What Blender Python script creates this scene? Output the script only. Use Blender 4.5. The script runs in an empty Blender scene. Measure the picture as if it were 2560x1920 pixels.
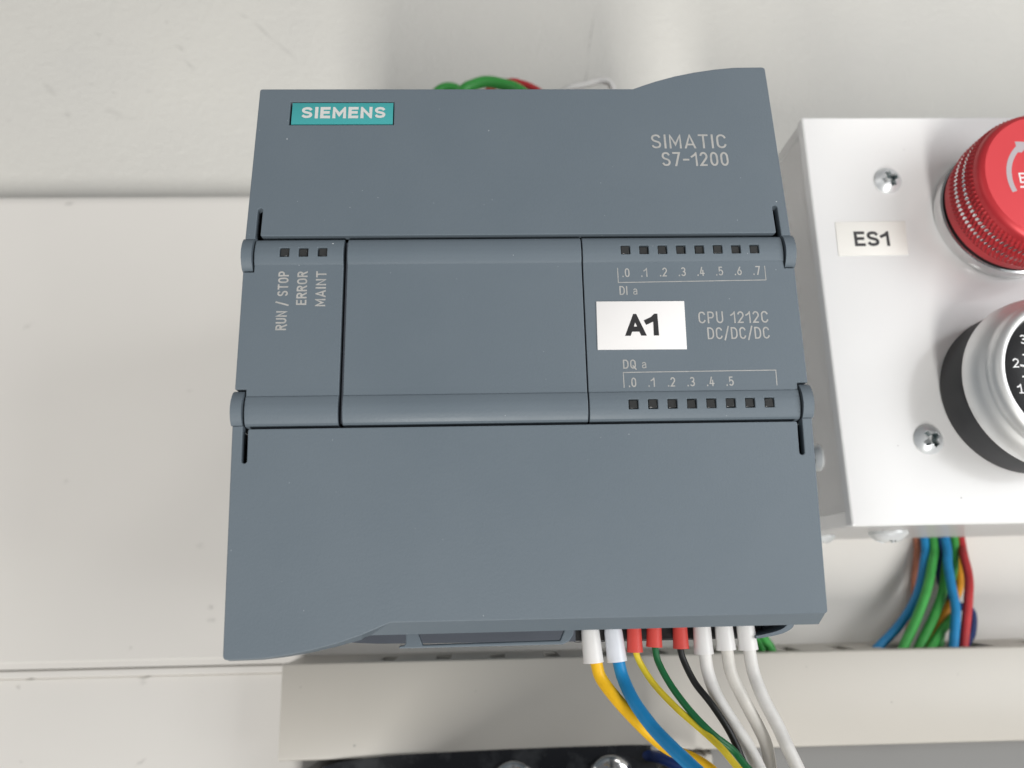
import bpy, bmesh, math, random
from mathutils import Vector, Matrix
random.seed(7)
S = bpy.context.scene
COL = S.collection
MM = 0.001
# All builders below work in millimetres in the frame of the wall: x right, y up the wall, z out of the wall.
def W(p):
    return Vector((p[0]*MM, -p[2]*MM, p[1]*MM))

# ------------------------------------------------------------------ camera
cam_d = bpy.data.cameras.new('camera')
cam = bpy.data.objects.new('camera', cam_d); COL.objects.link(cam)
cam_d.sensor_fit = 'HORIZONTAL'; cam_d.sensor_width = 36.0; cam_d.lens = 27.045
cam_d.clip_start = 0.005; cam_d.clip_end = 20
R = Matrix(((0.99943, 0.01261, -0.03144), (-0.01983, 0.9703, -0.2411), (0.02746, 0.24158, 0.96999)))
M = Matrix(((1, 0, 0), (0, 0, -1), (0, 1, 0)))
mw = (M @ R).to_4x4(); mw.translation = W((-5.781, -38.507, 192.11))
cam.matrix_world = mw
cam_d.dof.use_dof = True; cam_d.dof.focus_distance = 0.130; cam_d.dof.aperture_fstop = 20.0
S.camera = cam

# ------------------------------------------------------------------ world, lamps, exposure
w = bpy.data.worlds.new('World'); S.world = w; w.use_nodes = True
bg = w.node_tree.nodes['Background']
bg.inputs[0].default_value = (0.97, 0.98, 1.0, 1); bg.inputs[1].default_value = 0.16
S.view_settings.view_transform = 'Standard'; S.view_settings.look = 'None'
S.view_settings.exposure = 0.0; S.view_settings.gamma = 1.0

def area(name, frm, to, sx, sy, power, col):
    d = bpy.data.lights.new(name, 'AREA'); d.shape = 'RECTANGLE'; d.size = sx*MM; d.size_y = sy*MM
    d.energy = power; d.color = col
    o = bpy.data.objects.new(name, d); COL.objects.link(o)
    o.location = W(frm)
    o.rotation_euler = (W(to)-W(frm)).to_track_quat('-Z', 'Y').to_euler()
    return o
area('low_window_light', (0, -1400, 1450), (0, 60, 0), 240, 900, 31.0, (1.0, 0.985, 0.95))
area('right_window_light', (440, 0, 430), (80, 0, 20), 300, 340, 2.0, (0.97, 0.985, 1.0))
area('ceiling_light', (600, 700, 800), (60, 20, 30), 220, 220, 1.3, (1.0, 0.98, 0.95))
area('left_window_light', (-900, 300, 700), (-60, 0, 0), 500, 700, 1.5, (1.0, 0.98, 0.95))

# ------------------------------------------------------------------ materials
def mat(name, col, rough=0.5, metal=0.0, grain=None, vary=None, spec=0.5, dust=None, coat=0.0, sss=0.0, dirt_and_shade=None, smudge=None):
    m = bpy.data.materials.new(name); m.use_nodes = True
    nt = m.node_tree; N = nt.nodes; L = nt.links
    b = N['Principled BSDF']
    b.inputs['Base Color'].default_value = (*col, 1); b.inputs['Roughness'].default_value = rough
    b.inputs['Metallic'].default_value = metal; b.inputs['Specular IOR Level'].default_value = spec
    if coat: b.inputs['Coat Weight'].default_value = coat; b.inputs['Coat Roughness'].default_value = 0.15
    if sss:
        b.inputs['Subsurface Weight'].default_value = sss
        b.inputs['Subsurface Radius'].default_value = (1, 0.95, 0.9); b.inputs['Subsurface Scale'].default_value = 0.004 if sss == 1.0 else 0.002
    tc = N.new('ShaderNodeTexCoord'); src = None
    def math_(op, a, bb=None, c=None):
        n = N.new('ShaderNodeMath'); n.operation = op
        for i, v in enumerate((a, bb, c)):
            if v is None: continue
            if isinstance(v, (int, float)): n.inputs[i].default_value = v
            else: L.new(v, n.inputs[i])
        return n.outputs[0]
    def mixc(fac, a, col2):
        n = N.new('ShaderNodeMix'); n.data_type = 'RGBA'
        if isinstance(fac, (int, float)): n.inputs[0].default_value = fac
        else: L.new(fac, n.inputs[0])
        if a is None: n.inputs[6].default_value = (*col, 1)
        else: L.new(a, n.inputs[6])
        n.inputs[7].default_value = (*col2, 1)
        return n.outputs[2]
    def noise(scale, detail=4, rough_=0.55):
        n = N.new('ShaderNodeTexNoise'); n.inputs['Scale'].default_value = scale
        n.inputs['Detail'].default_value = detail; n.inputs['Roughness'].default_value = rough_
        L.new(tc.outputs['Object'], n.inputs['Vector']); return n.outputs['Fac']
    if vary:
        scale, col2, lo, hi = vary
        mr = N.new('ShaderNodeMapRange'); L.new(noise(scale), mr.inputs[0])
        mr.inputs[1].default_value = lo; mr.inputs[2].default_value = hi
        src = mixc(mr.outputs[0], src, col2)
    if dirt_and_shade:   # marks of grime, and one painted shadow line: (x, y, half length, half width, angle, strength) in mm
        dcol, marks = dirt_and_shade
        sep = N.new('ShaderNodeSeparateXYZ'); L.new(tc.outputs['Object'], sep.inputs[0])
        nz = math_('MULTIPLY', math_('SUBTRACT', noise(1300, 4, .7), 0.5), 3.6)
        total = None
        for (x, y, rx, ry, ang, st) in marks:
            ca, sa = math.cos(math.radians(ang)), math.sin(math.radians(ang))
            dx = math_('SUBTRACT', sep.outputs[0], x*MM); dy = math_('SUBTRACT', sep.outputs[2], y*MM)
            u = math_('ADD', math_('MULTIPLY', dx, ca/(rx*MM)), math_('MULTIPLY', dy, sa/(rx*MM)))
            v = math_('ADD', math_('MULTIPLY', dx, -sa/(ry*MM)), math_('MULTIPLY', dy, ca/(ry*MM)))
            r = math_('SQRT', math_('ADD', math_('MULTIPLY', u, u), math_('MULTIPLY', v, v)))
            f = math_('SUBTRACT', 1.0, math_('ADD', r, nz))
            mr = N.new('ShaderNodeMapRange'); L.new(f, mr.inputs[0]); mr.inputs[1].default_value = 0.0; mr.inputs[2].default_value = 0.7
            mr.inputs[4].default_value = st
            total = mr.outputs[0] if total is None else math_('MAXIMUM', total, mr.outputs[0])
        src = mixc(total, src, dcol)
    if dust:
        for scale, rad, amt in dust:
            v = N.new('ShaderNodeTexVoronoi'); v.inputs['Scale'].default_value = scale
            L.new(tc.outputs['Object'], v.inputs['Vector'])
            f = math_('MULTIPLY', math_('LESS_THAN', v.outputs['Distance'], rad), amt)
            src = mixc(f, src, (0.75, 0.76, 0.78))
    if smudge:
        mr = N.new('ShaderNodeMapRange'); L.new(noise(smudge[0], 6, .65), mr.inputs[0]); mr.inputs[1].default_value = .3; mr.inputs[2].default_value = .7
        mr.inputs[3].default_value = smudge[1]; mr.inputs[4].default_value = smudge[2]; L.new(mr.outputs[0], b.inputs['Roughness'])
    if src is not None: L.new(src, b.inputs['Base Color'])
    if grain:
        prev = None
        for scale, strength, dist in grain:
            bp = N.new('ShaderNodeBump'); bp.inputs['Strength'].default_value = strength
            bp.inputs['Distance'].default_value = dist*MM
            L.new(noise(scale, 3), bp.inputs['Height'])
            if prev is not None: L.new(prev, bp.inputs['Normal'])
            prev = bp.outputs[0]
        L.new(prev, b.inputs['Normal'])
    return m

P = {}
P['plastic'] = mat('blue_grey_plastic', (0.125, 0.155, 0.181), 0.5, smudge=(28, .42, .6), grain=[(3000, 0.55, 0.06)],
                   vary=(60, (0.131, 0.161, 0.187), 0.35, 0.7), dust=[(150, 0.013, 0.8), (260, 0.016, 0.5), (340, 0.018, 0.45), (90, 0.009, 0.9)], spec=0.4)
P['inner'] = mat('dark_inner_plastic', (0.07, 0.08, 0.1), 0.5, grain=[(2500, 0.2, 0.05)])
P['dark'] = mat('black_plastic', (0.012, 0.012, 0.014), 0.45, grain=[(2500, 0.2, 0.05)])
P['led'] = mat('dark_indicator_plastic', (0.035, 0.036, 0.036), 0.22, grain=[(900, 0.15, 0.05)], spec=0.6)
P['teal'] = mat('teal_badge', (0.055, 0.34, 0.345), 0.38, grain=[(2600, 0.2, 0.04)])
P['silver_print'] = mat('pale_print', (0.62, 0.62, 0.60), 0.45)
P['grey_print'] = mat('light_grey_print', (0.43, 0.42, 0.40), 0.5, vary=(900, (0.34, 0.34, 0.33), 0.4, 0.7))
P['sticker'] = mat('white_sticker', (0.84, 0.82, 0.81), 0.4, vary=(50, (0.80, 0.785, 0.775), 0.4, 0.7))
P['cream_sticker'] = mat('cream_sticker', (0.80, 0.78, 0.735), 0.4)
P['ink'] = mat('black_ink', (0.025, 0.024, 0.026), 0.4)
P['acrylic'] = mat('white_acrylic', (0.96, 0.955, 0.95), 0.16, spec=0.5, dirt_and_shade=((0.3, 0.29, 0.28), [(93, 57, .25, .2, 0, .5), (81.5, -13.3, .2, .15, 0, .8), (93.4, -24.6, .2, .2, 0, .9), (76.5, 62, .2, .15, 0, .4), (100.5, 8, .5, .06, 10, .3)]))
def translucent(m, f):
    nt = m.node_tree; b = nt.nodes['Principled BSDF']; out = nt.nodes['Material Output']
    t = nt.nodes.new('ShaderNodeBsdfTranslucent'); t.inputs[0].default_value = (0.96, 0.955, 0.95, 1)
    mx = nt.nodes.new('ShaderNodeMixShader'); mx.inputs[0].default_value = f
    nt.links.new(b.outputs[0], mx.inputs[1]); nt.links.new(t.outputs[0], mx.inputs[2]); nt.links.new(mx.outputs[0], out.inputs[0])
translucent(P['acrylic'], .36)
P['acrylic_thin'] = mat('white_acrylic_side', (0.96, 0.955, 0.95), 0.14); translucent(P['acrylic_thin'], .7)
P['zinc'] = mat('zinc_plated_steel', (0.86, 0.88, 0.89), 0.36, 0.5, grain=[(900, 0.1, 0.05)])
P['recess'] = mat('shade_dark_zinc', (0.24, 0.30, 0.31), 0.4, 0.9)  # darker tone paints the shade inside the screws' cross recess
P['chrome'] = mat('polished_steel', (0.72, 0.72, 0.72), 0.12, 1.0)
P['aluminium'] = mat('satin_aluminium', (0.88, 0.88, 0.87), 0.52, 0.9, grain=[(3500, 0.15, 0.03)])
P['bare'] = mat('bare_aluminium', (0.93, 0.92, 0.92), 0.25, 1.0)
P['red'] = mat('red_anodised_metal', (0.58, 0.036, 0.045), 0.42, 0.25, grain=[(5000, 0.25, 0.03)])
P['rubber'] = mat('black_rubber', (0.035, 0.035, 0.038), 0.55, grain=[(1500, 0.2, 0.05)])
P['dial'] = mat('black_dial', (0.012, 0.012, 0.013), 0.22, dust=[(260, 0.02, 0.5)])
P['white_print'] = mat('white_print', (0.75, 0.75, 0.75), 0.5)
P['engrave'] = mat('grey_engraving', (0.42, 0.37, 0.39), 0.5)
P['duct'] = mat('cream_pvc', (0.52, 0.49, 0.44), 0.4, grain=[(900, 0.08, 0.05)], vary=(18, (0.49, 0.465, 0.42), 0.35, 0.7),
                dirt_and_shade=((0.12, 0.11, 0.10), [(-41.5, -80.6, .55, .3, 15, .8), (-47.6, -80.5, .3, .2, 0, .3), (-56, -66, .3, .2, 0, .3), (101, -73.5, .35, .3, 0, .9), (120, -67, .5, .2, 50, .35), (79, -64, .3, .3, 0, .35), (-10, -68, .2, .2, 0, .4)]))
marks_u = [(-162.3, 134.7, 4.5, 1.3, -48, 0.19), (-154.8, 124.5, 1.8, 1.0, -35, 0.31), (-139, 125.5, 5, 1.5, -20, 0.15), (-133, 123, 7, .5, 0, 0.15),
           (-123.2, 163.3, .8, .6, 0, 0.31), (-117.6, 152.4, 2.2, .9, -40, 0.28), (-113.5, 145, 3.5, .8, -45, 0.25), (-88, 160, 6.5, .7, -48, 0.28),
           (-78.9, 151.3, 7, .7, -45, 0.22), (-147.7, 157.8, 1.6, .5, -20, 0.28), (-143.5, 155.8, 2, .5, -20, 0.19), (-173.9, 160.5, 2, .8, 0, 0.15), (-127, 134, 1.2, .6, 0, 0.22),
           (-139.5, 133.5, 1, .5, -20, 0.22), (-148, 137, .6, .5, 0, 0.25), (-95, 166, 2.5, .5, -25, 0.22), (82, 120, 1.8, .8, 20, 0.28), (-175, 122, 1.2, .4, 0, 0.19), (-161, 122, 4, .3, 0, 0.15)]
P['plaster'] = mat('white_plaster', (0.69, 0.675, 0.63), 0.6, grain=[(420, 0.45, 0.5), (1300, 0.8, 0.4)],
                   vary=(14, (0.655, 0.642, 0.605), 0.35, 0.7), dirt_and_shade=((0.30, 0.29, 0.27), marks_u + [(-140, 90.3, 90, .7, .3, .5), (34.6, 158, 11, .28, 80, .6), (31.6, 138, 9, .3, 78, .6)]))  # the longest mark paints the shadow line above the panel's top edge
marks_p = [(-144.9, 85.0, 1.9, .8, 15, 0.28), (-139.1, -64.9, 1.6, .45, 5, 0.53), (-106.5, -65.2, 2.4, .45, 5, 0.53), (-106.8, -66.6, 1.2, 1.0, 0, 0.15), (-88.4, -45.9, 1.2, .8, 0, 0.25), (-87.9, -49.6, 1.4, 1.0, 0, 0.19),
           (-105.5, -87.9, 1.8, .5, 35, 0.25), (-142.5, -67, .7, .8, 30, 0.25), (-110.8, -57, .9, .5, 40, 0.22), (-153, 42, 2, 1, 30, 0.12), (-100, 20, 1.2, .6, 0, 0.12), (-135, -8, 1, .8, 0, 0.14), (-93, -28, 1.4, 1, 10, 0.12), (-139, -87, .7, .4, 0, 0.19)]
P['panel'] = mat('white_pvc', (0.755, 0.73, 0.69), 0.45, grain=[(260, 0.05, 0.4)], vary=(11, (0.725, 0.70, 0.665), 0.35, 0.7),
                 dirt_and_shade=((0.13, 0.12, 0.10), marks_p))
P['grey_plate'] = mat('grey_plate_plastic', (0.21, 0.207, 0.20), 0.5, grain=[(900, 0.1, 0.05)])  # grey carries the shade of the wall below the duct
def wire_mat(name, col, rough=0.42): return mat(name, col, rough, grain=[(1800, 0.18, 0.05)], vary=(260, tuple(c*0.86 for c in col), 0.4, 0.7), spec=0.4)
P['yellow'] = wire_mat('yellow_pvc', (0.85, 0.48, 0.010))
P['lemon'] = wire_mat('lemon_pvc', (0.70, 0.54, 0.03))
P['blue'] = wire_mat('blue_pvc', (0.012, 0.235, 0.52))
P['green'] = wire_mat('dark_green_pvc', (0.008, 0.13, 0.04))
P['lime'] = wire_mat('bright_green_pvc', (0.055, 0.36, 0.07))
P['black'] = wire_mat('black_pvc', (0.012, 0.012, 0.012))
P['white'] = wire_mat('white_pvc_sleeve', (0.78, 0.76, 0.73))
P['offwhite'] = wire_mat('off_white_pvc', (0.70, 0.67, 0.62))
P['redw'] = wire_mat('red_pvc', (0.50, 0.035, 0.04))
P['navy'] = wire_mat('navy_pvc', (0.012, 0.035, 0.16))
P['orange'] = wire_mat('orange_pvc', (0.55, 0.20, 0.12))
P['amber'] = wire_mat('amber_pvc', (0.75, 0.32, 0.02))
P['bluish_white'] = mat('pale_ferrule', (0.76, 0.78, 0.83), 0.35, sss=0.15)
P['ferrule_white'] = mat('white_ferrule', (0.82, 0.80, 0.78), 0.35, sss=0.15)
P['ferrule_red'] = mat('red_ferrule', (0.66, 0.07, 0.055), 0.5, grain=[(2500, 0.4, 0.08)], sss=0.1)
P['glossy_black'] = mat('glossy_black_plastic', (0.010, 0.011, 0.014), 0.25, vary=(120, (0.035, 0.037, 0.04), 0.5, 0.62))
P['bakelite'] = P['dark']

# ------------------------------------------------------------------ object helpers
def empty(name, base, label, cat, group=None):
    o = bpy.data.objects.new(name, None); COL.objects.link(o); o.location = W(base)
    o.empty_display_size = 0.01
    o['label'] = label; o['category'] = cat
    if group: o['group'] = group
    return o
def link(name, me, mats, parent=None):
    o = bpy.data.objects.new(name, me); COL.objects.link(o)
    for m in (mats if isinstance(mats, (list, tuple)) else [mats]): me.materials.append(m)
    if parent is not None:
        o.parent = parent
        off = Vector((0, 0, 0)); q = parent
        while q is not None:
            off += q.location; q = q.parent
        o.location = -off      # meshes are built in wall coordinates
        if off.length < 1e-12: o.location = (0, 0, 0)
    return o
def tag(o, label, cat, group=None, kind=None):
    o['label'] = label
    if cat: o['category'] = cat
    if group: o['group'] = group
    if kind: o['kind'] = kind
    return o
def finish(bm, name, mats, parent=None, bevel=0.0, seg=2, smooth=35, angle=40):
    bmesh.ops.recalc_face_normals(bm, faces=bm.faces)
    me = bpy.data.meshes.new(name); bm.to_mesh(me); bm.free()
    me.transform(Matrix(((MM, 0, 0, 0), (0, 0, -MM, 0), (0, MM, 0, 0), (0, 0, 0, 1))))
    if smooth:
        me.shade_smooth(); me.set_sharp_from_angle(angle=math.radians(smooth))
    o = link(name, me, mats, parent)
    if bevel:
        md = o.modifiers.new('bevel', 'BEVEL'); md.width = bevel*MM; md.segments = seg
        md.limit_method = 'ANGLE'; md.angle_limit = math.radians(angle); md.harden_normals = False
        if smooth:
            wn = o.modifiers.new('weighted_normals', 'WEIGHTED_NORMAL'); wn.weight = 80; wn.keep_sharp = True
    return o
def box(bm, x0, x1, y0, y1, z0, z1):
    v = [bm.verts.new(p) for p in ((x0,y0,z0),(x1,y0,z0),(x1,y1,z0),(x0,y1,z0),(x0,y0,z1),(x1,y0,z1),(x1,y1,z1),(x0,y1,z1))]
    for f in ((0,3,2,1),(4,5,6,7),(0,1,5,4),(1,2,6,5),(2,3,7,6),(3,0,4,7)): bm.faces.new([v[i] for i in f])
def prism(bm, prof, a, b, axis='x'):
    """a profile of (y, z) pairs pulled along x, or of (x, y) pairs pulled along z"""
    f = (lambda p, t: (t, p[0], p[1])) if axis == 'x' else (lambda p, t: (p[0], p[1], t))
    A = [bm.verts.new(f(p, a)) for p in prof]; B = [bm.verts.new(f(p, b)) for p in prof]
    bm.faces.new(A[::-1]); bm.faces.new(B); n = len(prof)
    for i in range(n): bm.faces.new((A[i], A[(i+1) % n], B[(i+1) % n], B[i]))
def lathe(bm, prof, cx, cy, n=64, cap0=False, cap1=True):
    rings = []
    for r, z in prof: rings.append([bm.verts.new((cx+r*math.cos(2*math.pi*i/n), cy+r*math.sin(2*math.pi*i/n), z)) for i in range(n)])
    for a, b in zip(rings, rings[1:]):
        for i in range(n): bm.faces.new((a[i], a[(i+1) % n], b[(i+1) % n], b[i]))
    if cap0: bm.faces.new(rings[0][::-1])
    if cap1: bm.faces.new(rings[-1])
def spline(pts, k=8):
    out = []; n = len(pts); pts = [Vector(p) for p in pts]
    for i in range(n-1):
        p0 = pts[i-1] if i else 2*pts[0]-pts[1]; p1, p2 = pts[i], pts[i+1]
        p3 = pts[i+2] if i+2 < n else 2*pts[-1]-pts[-2]
        for j in range(k):
            t = j/k
            out.append(0.5*((2*p1)+(p2-p0)*t+(2*p0-5*p1+4*p2-p3)*t*t+(3*p1-p0-3*p2+p3)*t**3))
    out.append(pts[-1]); return out
def tube(bm, pts, r, n=14, cap=True):
    """a round rod along pts; r is a number or a list, one radius a point"""
    rings = []; up = None; m = len(pts)
    for i, p in enumerate(pts):
        t = (pts[min(i+1, m-1)]-pts[max(i-1, 0)]).normalized()
        if up is None: up = t.orthogonal().normalized()
        up = (up-t*up.dot(t)).normalized(); bi = t.cross(up)
        rr = r[i] if isinstance(r, (list, tuple)) else r
        rings.append([bm.verts.new(p+rr*(math.cos(2*math.pi*k/n)*up+math.sin(2*math.pi*k/n)*bi)) for k in range(n)])
    for a, b in zip(rings, rings[1:]):
        for k in range(n): bm.faces.new((a[k], a[(k+1) % n], b[(k+1) % n], b[k]))
    if cap: bm.faces.new(rings[0][::-1]); bm.faces.new(rings[-1])
def plate_curve(loops, extrude, bev, zf=None):
    """a flat plate with rounded edges from outlines (the first outer, the rest holes), its front at z = 0; returns a bmesh in mm"""
    cu = bpy.data.curves.new('plate', 'CURVE'); cu.dimensions = '2D'; cu.fill_mode = 'BOTH'
    cu.extrude = extrude/2-bev; cu.bevel_depth = bev; cu.bevel_resolution = 1; cu.offset = -bev
    for lp in loops:
        sp = cu.splines.new('POLY'); sp.points.add(len(lp)-1); sp.use_cyclic_u = True
        for q, p in zip(sp.points, lp): q.co = (p[0], p[1], 0, 1)
    o = bpy.data.objects.new('plate', cu); COL.objects.link(o)
    bpy.context.view_layer.update()
    me = bpy.data.meshes.new_from_object(o.evaluated_get(bpy.context.evaluated_depsgraph_get()))
    bpy.data.objects.remove(o); bpy.data.curves.remove(cu)
    bm = bmesh.new(); bm.from_mesh(me); bpy.data.meshes.remove(me)
    bmesh.ops.remove_doubles(bm, verts=bm.verts, dist=0.002)
    for v in bm.verts:
        v.co.z -= extrude/2
        if zf: v.co.z += zf(v.co.x, v.co.y)
    return bm
def arc(cx, cy, rx, ry, a0, a1, n=8):
    return [(cx+rx*math.cos(math.radians(a0+(a1-a0)*i/n)), cy+ry*math.sin(math.radians(a0+(a1-a0)*i/n))) for i in range(n+1)]

# ------------------------------------------------------------------ lettering: strokes in a unit box, drawn as thin raised print
S_ = [(p.x, p.y) for p in spline([(.97, .83, 0), (.78, .97, 0), (.5, 1, 0), (.16, .94, 0), (.02, .75, 0), (.18, .58, 0), (.5, .5, 0), (.83, .42, 0), (.98, .25, 0), (.85, .07, 0), (.5, 0, 0), (.2, .03, 0), (0, .16, 0)], 3)]
GL = {
 'S': (.62, [S_]), 'I': (.0, [[(.5, 0), (.5, 1)]]), 'M': (.80, [[(0, 0), (0, 1), (.5, .25), (1, 1), (1, 0)]]),
 'A': (.72, [[(0, 0), (.5, 1), (1, 0)], [(.2, .24), (.8, .24)]]), 'T': (.62, [[(0, 1), (1, 1)], [(.5, 0), (.5, 1)]]),
 'C': (.62, [arc(.5, .72, .5, .28, 10, 180, 8)+arc(.5, .28, .5, .28, 180, 350, 8)]), 'E': (.52, [[(1, 1), (0, 1), (0, 0), (1, 0)], [(0, .52), (.9, .52)]]),
 'N': (.66, [[(0, 0), (0, 1), (1, 0), (1, 1)]]), 'R': (.60, [[(0, 0), (0, 1), (.55, 1)]+arc(.55, .74, .45, .26, 90, -90, 8)+[(0, .48)], [(.55, .48), (1, 0)]]),
 'U': (.62, [[(0, 1), (0, .3)]+arc(.5, .3, .5, .3, 180, 360, 8)+[(1, 1)]]), 'O': (.62, [arc(.5, .7, .5, .3, 0, 180, 8)+arc(.5, .3, .5, .3, 180, 360, 8)+[(1, .7)]]),
 'P': (.58, [[(0, 0), (0, 1), (.5, 1)]+arc(.55, .73, .45, .27, 90, -90, 8)+[(0, .46)]]), 'D': (.62, [[(0, 0), (0, 1), (.4, 1)]+arc(.4, .62, .6, .38, 90, 0, 6)+arc(.4, .38, .6, .38, 0, -90, 6)+[(0, 0)]]),
 'Q': (.64, [arc(.5, .7, .5, .3, 0, 180, 8)+arc(.5, .3, .5, .3, 180, 360, 8)+[(1, .7)], [(.6, .22), (1.05, -.08)]]),
 'a': (.50, [[(.08, .56), (.3, .68), (.65, .68), (.93, .6), (1, .45), (1, 0)], [(1, .40), (.45, .38), (.1, .31), (0, .19), (.1, .05), (.4, 0), (.75, .04), (1, .15)]]),
 '/': (.42, [[(0, -.04), (1, 1.04)]]), '-': (.40, [[(0, .45), (1, .45)]]), '.': (.0, [[(.5, .0), (.5, .04)]]),
 '0': (.56, [arc(.5, .68, .5, .32, 0, 180, 8)+arc(.5, .32, .5, .32, 180, 360, 8)+[(1, .68)]]), '1': (.36, [[(1, 0), (1, 1), (.6, .83), (0, .72)]]),
 '2': (.56, [arc(.5, .71, .5, .29, 165, -25, 9)+[(0, 0), (1, 0)]]), '3': (.54, [arc(.46, .75, .48, .25, 150, -90, 9)+[(.3, .5), (.46, .5)], arc(.46, .255, .54, .255, 90, -150, 9)]),
 '4': (.58, [[(.72, 0), (.72, .62)], [(.45, 1), (0, .24), (1, .24)]]), '5': (.54, [[(.92, 1), (.12, 1), (.05, .52)]+arc(.46, .32, .54, .32, 120, -145, 9)]),
 '6': (.56, [[(.75, 1), (.08, .45)]+arc(.5, .3, .5, .3, 150, 510, 14)]), '7': (.54, [[(0, 1), (1, 1), (.35, 0)]]),
}
def ribbon(bm, pts, hw, z):
    pts = [Vector(p) for p in pts]
    q = [pts[0]]
    for p in pts[1:]:
        if (p-q[-1]).length > 1e-4: q.append(p)
    pts = q; n = len(pts)
    closed = (pts[0]-pts[-1]).length < 1e-3 and n > 4
    if closed: pts = pts[:-1]; n -= 1
    dirs = [(pts[(i+1) % n]-pts[i]).normalized() for i in range(n if closed else n-1)]
    if not closed:
        pts[0] = pts[0]-dirs[0]*hw*0.0; pts[-1] = pts[-1]+dirs[-1]*hw*0.0
    Ls, Rs = [], []
    for i in range(n):
        if closed: d0, d1 = dirs[i-1], dirs[i]
        else: d0, d1 = dirs[max(i-1, 0)], dirs[min(i, n-2)]
        n0 = Vector((-d0.y, d0.x)); n1 = Vector((-d1.y, d1.x)); b = n0+n1
        if b.length < 1e-3: b = n1
        b.normalize(); k = min(1/max(b.dot(n1), .2), 2.4)
        Ls.append(pts[i]+b*hw*k); Rs.append(pts[i]-b*hw*k)
    vl = [bm.verts.new((*p, z+.0015*i)) for i, p in enumerate(Ls)]; vr = [bm.verts.new((*p, z+.0015*i)) for i, p in enumerate(Rs)]
    for i in range(n if closed else n-1):
        j = (i+1) % n; bm.faces.new((vr[i], vr[j], vl[j], vl[i]))
def text(name, s, x0, x1, base, cap, wt, zf, material, parent, rot=0, track=.28, z_up=0.02):
    """lettering between x0 and x1 along its baseline; zf(x, y) is the surface it is printed on; rot = 90 reads upwards"""
    hw = wt/2; adv = []; tot = 0
    for i, ch in enumerate(s):
        wd = (GL[ch][0] if ch != ' ' else .22)
        adv.append((tot, wd)); tot += wd + ((track+wt/cap) if i < len(s)-1 else wt/cap)
    k = (x1-x0)/(tot*cap)
    bm = bmesh.new(); si = 0
    for ch, (a, wd) in zip(s, adv):
        if ch == ' ': continue
        si = 0; hg = hw*(.88 if ch == 'S' and wt/cap > .2 else .75 if ch == 'a' else 1)
        for st in GL[ch][1]:
            pts = []
            for u, v in st:
                x = a*cap*k+hw+u*wd*cap*k; y = hw+v*(cap-2*hw)
                pts.append([x, y])
            closed = len(pts) > 4 and abs(pts[0][0]-pts[-1][0])+abs(pts[0][1]-pts[-1][1]) < 1e-3
            if not closed:   # square ends
                for e, f in ((0, 1), (-1, -2)):
                    d = Vector(pts[e])-Vector(pts[f]); d.normalize()
                    q_ = (.15 if ch in 'SC23569a' else 1)*hw*(1+1.3*abs(d.y)*(abs(d.x) > .12)); pts[e] = [pts[e][0]+d.x*q_, pts[e][1]+d.y*q_]
            ribbon(bm, pts, hg, 0.014*si); si += 1
    if not set(s) & set('Q/'):
        for yy, nn in ((0, -1), (cap, 1)):
            bmesh.ops.bisect_plane(bm, geom=bm.verts[:]+bm.edges[:]+bm.faces[:], plane_co=(0, yy, 0), plane_no=(0, nn, 0), clear_outer=True)
    for v in bm.verts:
        x, y = v.co.x, v.co.y
        if rot == 90: X, Y = base-y, x0+x
        else: X, Y = x0+x, base+y
        v.co = (X, Y, zf(X, Y)+z_up+v.co.z)
    me = bpy.data.meshes.new(name)
    bm.normal_update()
    for f in bm.faces:
        if f.normal.z < 0: f.normal_flip()
    bm.to_mesh(me); bm.free()
    me.transform(Matrix(((MM, 0, 0, 0), (0, 0, -MM, 0), (0, MM, 0, 0), (0, 0, 0, 1))))
    return link(name, me, material, parent)

# ================================================================== SETTING
bm = bmesh.new(); box(bm, -700, 700, -600, 700, -76, -56)
wall = finish(bm, 'wall', P['plaster']); wall['kind'] = 'structure'; wall['label'] = 'off white plastered wall with faint scuffs above the pale panel'
bm = bmesh.new()      # the wide pale panel on the wall, its upper edge rounded
prism(bm, [(-62.2, -52.3), (-62.2, -47.35), (-62.0, -47.15), (-60.3, -47.1), (-60.1, -46.9), (84.5, -46.9), (86.2, -47.0), (87.3, -47.45), (87.85, -48.3), (87.9, -49.2), (87.9, -55.3)], -650, 650)
panel = finish(bm, 'wall_panel', P['panel'], smooth=25); panel['kind'] = 'structure'; panel['label'] = 'smooth pale panel across the wall behind the controller'
bm = bmesh.new()
prism(bm, [(-560, -52.2), (-560, -48.4), (-65.2, -48.4), (-65.0, -48.55), (-65.0, -48.75), (-64.75, -48.75), (-64.65, -47.7), (-64.4, -47.45), (-62.9, -47.4), (-62.65, -47.6), (-62.55, -48.4), (-62.5, -52.2)], -650, 650)
lower = finish(bm, 'wall_panel', P['panel'], smooth=25); lower['kind'] = 'structure'; lower['label'] = 'smooth pale wall surface below the double groove'

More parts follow.
